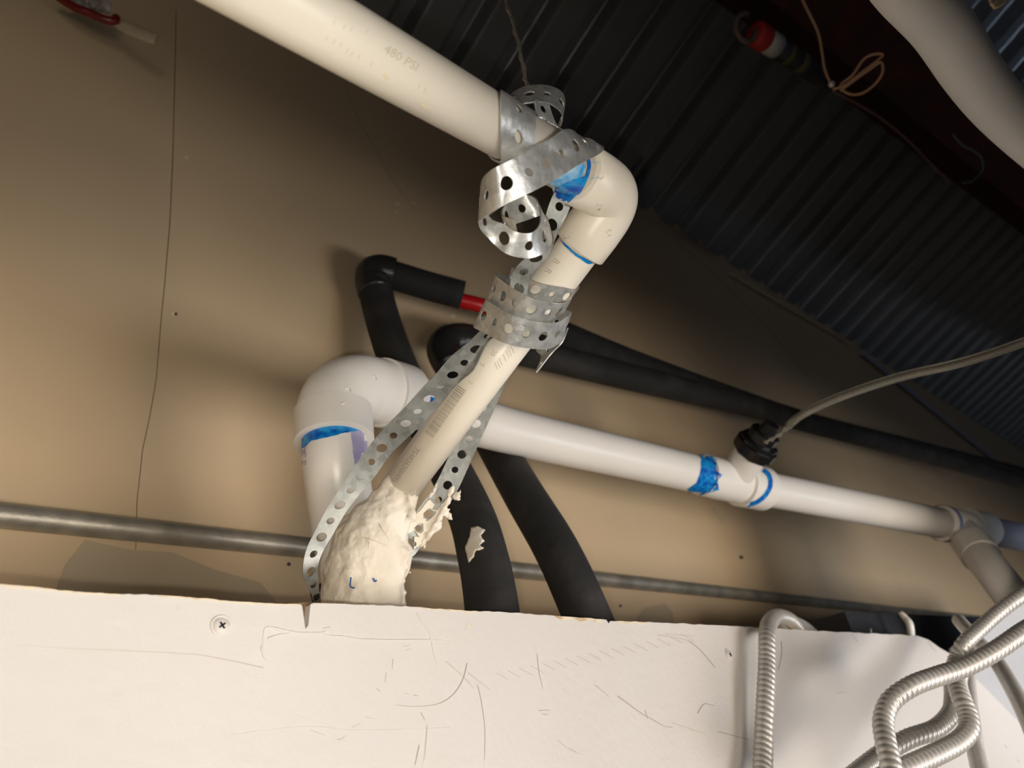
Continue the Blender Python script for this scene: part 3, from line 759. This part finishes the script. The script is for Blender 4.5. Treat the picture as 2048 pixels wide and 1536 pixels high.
sm_ = obj('putty_smear', *merge(patch(L2B, k3((865, 770), (855, 830), (820, 870), (830, 800)), .001, 5, .8, 1),
    patch(L2B, k3((820, 870), (845, 900), (830, 930), (860, 930), (880, 900), (910, 880), (965, 835), (960, 860), (900, 940), (840, 1030), (780, 1110), (725, 1150), (735, 1080), (760, 1080), (740, 1040), (700, 1060), (695, 1030), (750, 950)), .001, 5, 1.2, 2)), M_COMP, leg2)
md = sm_.modifiers.new('thickness', 'SOLIDIFY'); md.thickness = .0012
parts = []
for x, y in ((965, 845), (960, 870), (925, 940), (935, 960), (900, 960), (880, 1000), (870, 1030), (840, 1050), (815, 1090), (790, 1110)):
    X, Y = K3(x, y); fringe(X-4, Y, .622, 2, 11, .8, .3, .0012)
for (x, y) in ((960, 800), (940, 860), (920, 900), (895, 950), (870, 990), (840, 1040), (805, 1080)):
    X, Y = K3(x, y); x2, y2 = K3(x-35, y+55); parts.append(tube_geo([P(X-3, Y, .62), P((X+x2)/2-1, (Y+y2)/2, .618), P(x2-1, y2, .618)], [.0014, .003, .0014], 8))
tmp = obj('tmp', *merge(*parts), M_COMP)
rm = tmp.modifiers.new('r', 'REMESH'); rm.mode = 'VOXEL'; rm.voxel_size = .0009
sm = tmp.modifiers.new('s', 'SMOOTH'); sm.iterations = 2
bpy.context.view_layer.update()
me = bpy.data.meshes.new_from_object(tmp.evaluated_get(bpy.context.evaluated_depsgraph_get())); Vq = [v.co+tmp.location for v in me.vertices]; Fq = [tuple(p.vertices) for p in me.polygons]
bpy.data.objects.remove(tmp)
obj('putty_fringe', Vq, Fq, M_COMP, leg2)

# ================================================================== CONDUIT ON THE WALL
yc = -.0125; re_ = .0118
emt = obj('electrical_conduit', *tube_geo([on_y(-60, 1024, yc), on_y(600, 1091, yc), on_y(1500, 1192, yc), on_y(1965, 1240, yc), on_y(2010, 1243.5, yc)], re_, 32), M_EMT)
a = on_y(0, 1030, yc); b = on_y(1500, 1190, yc); dd = (b-a).normalized()
bpy.data.objects.remove(emt)
emt = obj('electrical_conduit', *tube_geo([a-dd*.4, a, b, a+dd*5.5], re_, 40), M_EMT)
tag(emt, 'dull metal conduit pipe fixed level along the tan wall', 'conduit')

# ================================================================== BLACK INSULATED LINES
g1 = empty('insulated_pipe', P(980, 1210, .66), 'black foam-covered pipe rising on the left, bending right and ending at a red stub', 'pipe')
legA = PP([(747, 560, 1.10), (760, 620, 1.08), (785, 700, 1.03), (820, 780, .98), (880, 900, .90), (938, 1020, .80), (965, 1110, .73), (983, 1210, .68), (1000, 1380, .62)], 6)
la = obj('foam_sleeve', *tube_geo(legA, .0255, 32), M_FOAM, g1)
obj('foam_elbow', *tube_geo(PP([(750, 585, 1.09), (744, 560, 1.10), (748, 545, 1.105), (762, 541, 1.11), (785, 547, 1.115)], 6), [.0255]*14+[.0245]*11, 32), M_TAPE, g1)
obj('foam_sleeve', *tube_geo(PP([(772, 546, 1.113), (850, 570, 1.12), (924, 590, 1.13)], 3), .0222, 32), M_FOAM, g1)
rt = obj('red_tube', *tube_geo(PP([(905, 598, 1.125), (966, 612, 1.14), (1040, 637, 1.20), (1085, 652, 1.26)], 4), .0118, 24), M_REDT, g1); rt['label'] = 'bright red tube end'
LAB = bvh_of(la)
dab = obj('putty_dab', *patch(LAB, [(943, 1058), (957, 1054), (969, 1062), (962, 1072), (968, 1082), (960, 1090), (966, 1098), (952, 1102), (944, 1118), (937, 1125), (934, 1105), (931, 1098), (937, 1085)], .0012, 4, 1.5, 4), M_COMP, la)
md = dab.modifiers.new('thickness', 'SOLIDIFY'); md.thickness = .003
g2 = empty('insulated_pipe', P(1172, 1225, .76), 'black foam-covered pipe rising on the right and bending away along the wall', 'pipe')
obj('foam_sleeve', *tube_geo(PP([(893, 712, 1.10), (925, 770, 1.07), (985, 880, 1.0), (1045, 985, .90), (1108, 1090, .82), (1160, 1200, .77), (1235, 1380, .745)], 6), .0255, 32), M_FOAM, g2)
obj('foam_elbow', *tube_geo(PP([(905, 735, 1.085), (888, 705, 1.105), (893, 685, 1.12), (920, 679, 1.135), (950, 684, 1.15)], 6), .0262, 32), M_TAPE, g2)
obj('foam_sleeve', *tube_geo(PP([(935, 683, 1.14), (1060, 706, 1.24), (1250, 752, 1.36), (1500, 812, 1.62), (1640, 852, 1.85), (1854, 910, 2.15), (2150, 995, 2.6)], 5), .0255, 32), M_FOAM, g2)
g3 = empty('insulated_pipe', P(1250, 722, 1.5), 'upper of the two black foam pipes running right behind the white line', 'pipe')
obj('foam_sleeve', *tube_geo(PP([(1075, 648, 1.33), (1250, 720, 1.46), (1484, 803, 1.72), (1640, 851, 1.97), (1854, 902, 2.3), (2150, 975, 2.8)], 5), .0262, 32), M_FOAM, g3)

# ================================================================== FLEXIBLE CONDUITS
def flex(lst, r, label, pitch=.0062):
    o = obj('flexible_conduit', *flex_geo(lst, r, pitch), M_FLEX, normals=False)
    return tag(o, label, 'conduit', 'ribbed metal conduits')
K7 = lambda x, y, t: (1450+x/3.425, 1150+y/3.425, t)
flex([(1600, 1262, .97), (1580, 1240, .95), (1556, 1233, .915), (1541, 1243, .86), (1535, 1266, .800), (1534, 1330, .765), (1530, 1420, .725), (1525, 1536, .68), (1520, 1700, .61)], .0095, 'ribbed metal conduit hanging alone over the drywall edge, left of the tangle')
flex([K7(2250, 270, .78), K7(2048, 385, .74), K7(1850, 520, .72), K7(1640, 630, .705), K7(1450, 695, .69), K7(1280, 760, .675), K7(1140, 860, .665), K7(1085, 990, .65), K7(1100, 1140, .63), K7(1140, 1322, .61), K7(1190, 1560, .59)], .0092,
     'foremost ribbed metal conduit, sweeping from the right edge over the others then down')
flex([K7(2250, 30, .98), K7(2048, 130, .93), K7(1880, 250, .915), K7(1745, 370, .90), K7(1635, 475, .885), K7(1578, 595, .88), K7(1558, 720, .85), K7(1563, 850, .79), K7(1545, 950, .75), K7(1440, 1055, .73), K7(1260, 1120, .715), K7(1100, 1210, .70), K7(950, 1322, .68), K7(760, 1480, .65)], .0092,
     'ribbed metal conduit bending left behind the foremost one, from the upper right')
flex([K7(1735, 592, .86), K7(1670, 606, .835), K7(1616, 645, .785), K7(1590, 730, .755), K7(1620, 850, .73), K7(1665, 960, .715), K7(1670, 1060, .70), K7(1590, 1150, .685), K7(1430, 1235, .665), K7(1240, 1322, .645), K7(980, 1440, .62)], .0095,
     'smooth-backed ribbed conduit making an elbow at the lower right of the tangle')
flex([K7(1720, 420, 1.12), K7(1690, 560, 1.05), K7(1668, 720, .98), K7(1680, 900, .90), K7(1700, 1080, .82), K7(1720, 1220, .78), K7(1745, 1330, .74), K7(1780, 1480, .70)], .0088,
     'ribbed conduit hanging farthest back, mostly hidden behind the elbow-shaped one')
flex([K7(1600, 308, 1.02), K7(1640, 355, .98), K7(1740, 465, .92), K7(1850, 580, .86), K7(1950, 740, .80), K7(2050, 930, .74), K7(2140, 1140, .68)], .0088,
     'ribbed conduit crossing from the dark gap down to the right edge')
# small things behind the drywall edge
o = obj('pipe_end', *tube_geo(PP([(1552, 1266, 1.03), (1575, 1258, 1.04), (1605, 1270, 1.06), (1645, 1310, 1.08)], 4), .0195, 24), M_PVCW); tag(o, 'rounded white pipe end just behind the drywall edge beside the lone conduit', 'pipe')
o = obj('cable_stub', *tube_geo(PP([(1800, 1225, 1.24), (1812, 1238, 1.23), (1820, 1252, 1.22), (1823, 1290, 1.22)], 4), [.0035, .0045, .005, .0055, .0055, .006, .006, .0062, .0062, .0062, .006, .006, .006], 12), M_WRAP if 0 else M_PVCW); tag(o, 'short white curled stub sticking up behind the drywall edge', 'stub')
o = obj('cable_stub', *tube_geo(PP([(1741, 1256, 1.12), (1743, 1285, 1.12)], 3), .0016, 8), M_WIRE); tag(o, 'tiny pale wire tip behind the drywall edge left of the white stub', 'stub')
o = obj('steel_channel', *boxgeo(on_y(1665, 1262, -.24).x, 2.6, -.27, -.05, on_y(1700, 1250, -.24).z-.25, on_y(1700, 1235, -.24).z), M_DKPIPE, smooth=False); tag(o, 'dark metal ledge behind the drywall edge on the right', 'channel')

# ================================================================== SCREWS ON THE BOARD
def screw(px, py, r, label, spin=0):
    c = on_y(px, py, YB); e = empty('drywall_screw', c, label, 'screw')
    prof = [(0, -.0016), (r*.55, -.0018), (r*.9, -.0012), (r, 0), (r, .004), (r*.3, .012)]
    V = []; Fc = []; n = 28
    for rr_, yy in prof:
        for kk in range(n):
            th = 2*math.pi*kk/n; V.append(c+Vector((rr_*math.cos(th), yy, rr_*math.sin(th))))
    for i in range(len(prof)-1):
        for kk in range(n): Fc.append((i*n+kk, i*n+(kk+1) % n, (i+1)*n+(kk+1) % n, (i+1)*n+kk))
    obj('screw_head', V, Fc, M_BOARD, e)
    V = []; Fc = []
    for a_ in (spin, spin+math.pi/2):
        u = Vector((math.cos(a_), 0, math.sin(a_))); w = Vector((-math.sin(a_), 0, math.cos(a_)))
        b_ = len(V); q = [c+u*s*r*.48+w*h*r*.11+Vector((0, -.0021, 0)) for s, h in ((-1, -1), (1, -1), (1, 1), (-1, 1))]
        V += q+[p+Vector((0, .0006, 0)) for p in q]
        Fc += [(b_, b_+1, b_+2, b_+3), (b_+4, b_+5, b_+6, b_+7)]+[(b_+i, b_+(i+1) % 4, b_+4+(i+1) % 4, b_+4+i) for i in range(4)]
    obj('cross_recess', V, Fc, M_DARKHOLE, e, smooth=False)
    obj('paint_rim', *tube_geo([c+Vector((math.cos(i*.42)*r*1.25, -.0003, math.sin(i*.42)*r*1.25)) for i in range(11)], .0007, 8), M_BOARD, e)
screw(442, 1252, .0047, 'painted cross-head screw in the white drywall, left of the notch', .6)
screw(1458, 1310, .0052, 'half-buried screw in the drywall, left of the lone hanging conduit', 1.2)

# ================================================================== UP IN THE ROOF
# hanging tie wire
hw0 = P(1000, -60, .52)
hwt = Vector((hw0.x-.03, hw0.y, ZW-math.tan(SL)*hw0.y+.01))
hw = [hwt.lerp(hw0, i/6) for i in range(6)]+PP([(1000, -60, .52), (1012, 0, .51), (1027, 50, .50), (1040, 100, .49), (1049, 150, .485), (1056, 178, .48)], 6)
ws = empty('hanger_wire', hw[-1], 'thin twisted steel wire hanging from the deck to the strap curl', 'wire')
obj('wire_strand', *tube_geo(hw, .0011, 10), M_WIRE, ws)
hw2 = [p+w_of(Vector((math.cos(i*.55), math.sin(i*.55), 0)))*(.0011 if i > 17 else .0004) for i, p in enumerate(catmull([tuple(p) for p in hw], 2) and [Vector(q) for q in catmull([tuple(p) for p in hw], 2)])]
obj('wire_strand', *tube_geo(hw2, .0009, 8), M_WIRE, ws)
# red steel beam under the deck: edge from two points of the deck
q0 = on_deck(1446, 10, -.03); q1 = on_deck(2048, 470, -.03)
bdv = (q1-q0); bdv.z = bdv.z; bdv = bdv-dn*bdv.dot(dn); bdv.normalize(); bw = dn.cross(bdv).normalized()
if bw.dot(de) < 0: bw = -bw
def beamgeo(o, L0, L1, w0, w1, h0, h1):
    v = [o+bdv*l+bw*w+dn*h for l in (L0, L1) for w in (w0, w1) for h in (h0, h1)]
    return v, [(0, 1, 3, 2), (4, 6, 7, 5), (0, 4, 5, 1), (2, 3, 7, 6), (0, 2, 6, 4), (1, 5, 7, 3)]
beam = empty('steel_beam', q0, 'dark red steel beam under the roof deck at the upper right', 'beam')
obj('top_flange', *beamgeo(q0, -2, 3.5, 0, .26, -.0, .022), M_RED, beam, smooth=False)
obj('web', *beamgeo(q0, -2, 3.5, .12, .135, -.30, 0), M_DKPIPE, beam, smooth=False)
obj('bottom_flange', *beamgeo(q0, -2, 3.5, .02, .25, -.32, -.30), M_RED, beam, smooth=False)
# white wrapped pipe
o = obj('wrapped_pipe', *tube_geo(PP([(1730, -150, .60), (1800, -40, .62), (1880, 50, .66), (1940, 140, .70), (2000, 215, .74), (2080, 290, .78), (2180, 370, .82)], 8), .0255, 32), M_WRAP)
tag(o, 'blurred white wrapped pipe cutting the upper right corner', 'pipe')
# labelled dark pipe with red band
lab = empty('sprinkler_pipe', P(1540, 85, 1.5), 'small dark pipe with red and white bands near the beam', 'pipe')
a, b = P(1500, 60, 1.50), P(1640, 150, 1.62); dd = (b-a)
obj('pipe_body', *tube_geo([a+dd*.3, a+dd*1.0], .022, 24), M_DKPIPE, lab)
obj('red_band', *tube_geo([a+dd*.05, a+dd*.07, a+dd*.20, a+dd*.22], [.022, .0265, .0265, .022], 24), M_REDL, lab)
obj('white_band', *tube_geo([a+dd*.21, a+dd*.36], .0245, 24), M_WHL, lab)
obj('yellow_label', *merge(tube_geo([a+dd*.48, a+dd*.54], .0224, 24), tube_geo([a+dd*.66, a+dd*.74], .0224, 24)), mat('olive_print', (.10, .085, .03), None, .7), lab)
obj('pipe_ring', *tube_geo([a-dd*.05+(w_of(Vector((math.cos(i*.35), math.sin(i*.35)*1.2, .3*math.cos(i*.35)))))*.024 for i in range(15)], .006, 12), mat('tarnished_ring', (.16, .12, .10), None, .5, .3), lab)
# tan cables
ca = empty('thin_cable', P(1665, 170, 1.3), 'thin tan cable coming down to a loop tied at the deck edge', 'cable')
obj('cable_run', *tube_geo(PP([(1595, -20, 1.3), (1615, 20, 1.3), (1636, 65, 1.3), (1645, 110, 1.3), (1650, 140, 1.3), (1662, 168, 1.3)], 6), .0024, 10), M_ORWIRE, ca)
obj('cable_loop', *tube_geo(PP([(1665, 178, 1.3), (1690, 170, 1.29), (1730, 140, 1.27), (1765, 112, 1.26), (1750, 108, 1.26), (1728, 118, 1.27), (1705, 150, 1.28), (1680, 172, 1.3), (1700, 188, 1.3), (1725, 186, 1.28), (1750, 168, 1.27), (1765, 145, 1.26), (1762, 125, 1.26), (1740, 138, 1.27), (1680, 182, 1.3)], 6), .0024, 10), M_ORWIRE, ca)
obj('cable_tail', *tube_geo(PP([(1665, 180, 1.3), (1710, 205, 1.36), (1760, 235, 1.45), (1810, 275, 1.55), (1860, 325, 1.65), (1900, 365, 1.72)], 6), .0026, 8), mat('dark_tan_cable', (.12, .06, .04), None, .6), ca)
bmt = bmesh.new(); bmesh.ops.create_uvsphere(bmt, u_segments=16, v_segments=10, radius=.006)
obj('metal_bead', [v.co+P(1663, 168, 1.29) for v in bmt.verts], [tuple(v.index for v in f.verts) for f in bmt.faces], mat('bright_bead', (.8, .75, .72), None, .3, .5), ca); bmt.free()
obj('hanger_hook', *tube_geo(PP([(1905, 268, 1.5), (1925, 290, 1.5), (1945, 300, 1.5), (1962, 315, 1.5), (1965, 340, 1.5), (1945, 362, 1.5), (1925, 365, 1.5)], 6), .0028, 10), mat('dim_hook', (.08, .08, .085), None, .4, .4), beam)
# ragged scrap at the top right corner
V2 = [(1978, -12), (2012, -10), (2011, 6), (2000, 12), (1992, 15), (1984, 6)]
V = [P(x, y, .9+.004*math.sin(i*2)) for i, (x, y) in enumerate(V2)]
o = obj('paper_scrap', V, [tuple(range(6))], M_BEIGE, smooth=False); md = o.modifiers.new('t', 'SOLIDIFY'); md.thickness = .004; tag(o, 'small ragged olive scrap at the top right corner', 'scrap')
# grey strip high on the wall
a, b = on_y(1725, 706, -.02), on_y(1985, 916, -.02); dd = (b-a).normalized()
o = obj('steel_strip', *tube_geo([a, a+(b-a)*.5, b+dd*.6], .013, 4), M_GREY, smooth=False); tag(o, 'thin grey steel strip slanting along the dark end of the wall', 'strip')
a, b = on_y(1460, 548, -.012), on_y(1700, 688, -.012)
o = obj('steel_strip', *tube_geo([a, b], .006, 4), M_WALL, smooth=False); tag(o, 'narrow tan strip under the deck ribs at the wall top', 'strip')
# red clip, plastic and tape at the upper left
cl = empty('pipe_clip', P(190, 20, .95), 'dark red clip with crinkled clear plastic and a beige tape tail at the upper left', 'clip')
K8 = lambda x, y, t: (x/3.072, y/3.072, t+.2)
obj('red_rim', *tube_geo(PP([K8(330, -40, .75), K8(400, 10, .75), K8(480, 55, .75), K8(560, 85, .755), K8(640, 120, .76), K8(700, 128, .765), K8(712, 110, .77)], 6), [.0056]*37, 14), mat('dark_red_plastic', (.16, .012, .01), None, .3), cl)
Vc = []; Fc = []; rnd = random.Random(8); nx, ny = 14, 8
for j in range(ny):
    for i in range(nx):
        fx, fy = i/(nx-1), j/(ny-1)
        x = 400+fx*280; y = -60+fy*(90+60*fx)
        Vc.append(P(*K8(x, y, .758+rnd.uniform(-.006, .006))))
for j in range(ny-1):
    for i in range(nx-1): Fc.append((j*nx+i, j*nx+i+1, (j+1)*nx+i+1, (j+1)*nx+i))
o = obj('plastic_wrap', Vc, Fc, M_CLEAR, cl, smooth=False); md = o.modifiers.new('t', 'SOLIDIFY'); md.thickness = .001
tl = [(690, 150, 720, 120), (730, 185, 780, 135), (790, 220, 850, 165), (850, 240, 900, 190), (900, 262, 940, 205), (950, 272, 970, 210)]
Vc = []; Fc = []
for i, (x0, y0, x1, y1) in enumerate(tl):
    Vc += [P(*K8(x0, y0, .765+.003*math.sin(i))), P(*K8((x0+x1)/2, (y0+y1)/2, .77+.003*math.cos(i))), P(*K8(x1, y1, .768))]
    if i: b = 3*i; Fc += [(b-3, b-2, b+1, b), (b-2, b-1, b+2, b+1)]
o = obj('tape_tail', Vc, Fc, M_BEIGE, cl); md = o.modifiers.new('t', 'SOLIDIFY'); md.thickness = .0015

# separate loose marks become parts of their own
def split_loose(o):
    me = o.data; n = len(me.vertices); par = list(range(n))
    def find(i):
        while par[i] != i: par[i] = par[par[i]]; i = par[i]
        return i
    for e in me.edges:
        a, b = find(e.vertices[0]), find(e.vertices[1])
        if a != b: par[a] = b
    groups = {}
    for p in me.polygons: groups.setdefault(find(p.vertices[0]), []).append(tuple(p.vertices))
    if len(groups) < 2: return
    name = o.name.split('.')[0]
    for fs in groups.values():
        ids = sorted({i for f in fs for i in f}); mp = {i: k for k, i in enumerate(ids)}
        m2 = bpy.data.meshes.new(name); m2.from_pydata([me.vertices[i].co for i in ids], [], [tuple(mp[i] for i in f) for f in fs])
        m2.materials.append(me.materials[0])
        c = bpy.data.objects.new(name, m2); COL.objects.link(c); c.parent = o.parent; c.location = o.location
        for md in o.modifiers:
            if md.type == 'SOLIDIFY': q = c.modifiers.new('thickness', 'SOLIDIFY'); q.thickness = md.thickness
    bpy.data.objects.remove(o)
for o in list(scene.objects):
    if o.type == 'MESH' and o.name.split('.')[0] in ('primer_ring', 'primer_smear', 'primer_drip', 'primer_band', 'moulded_ring', 'glue_stain', 'blue_ink_mark', 'dry_crack', 'putty_smear'):
        split_loose(o)
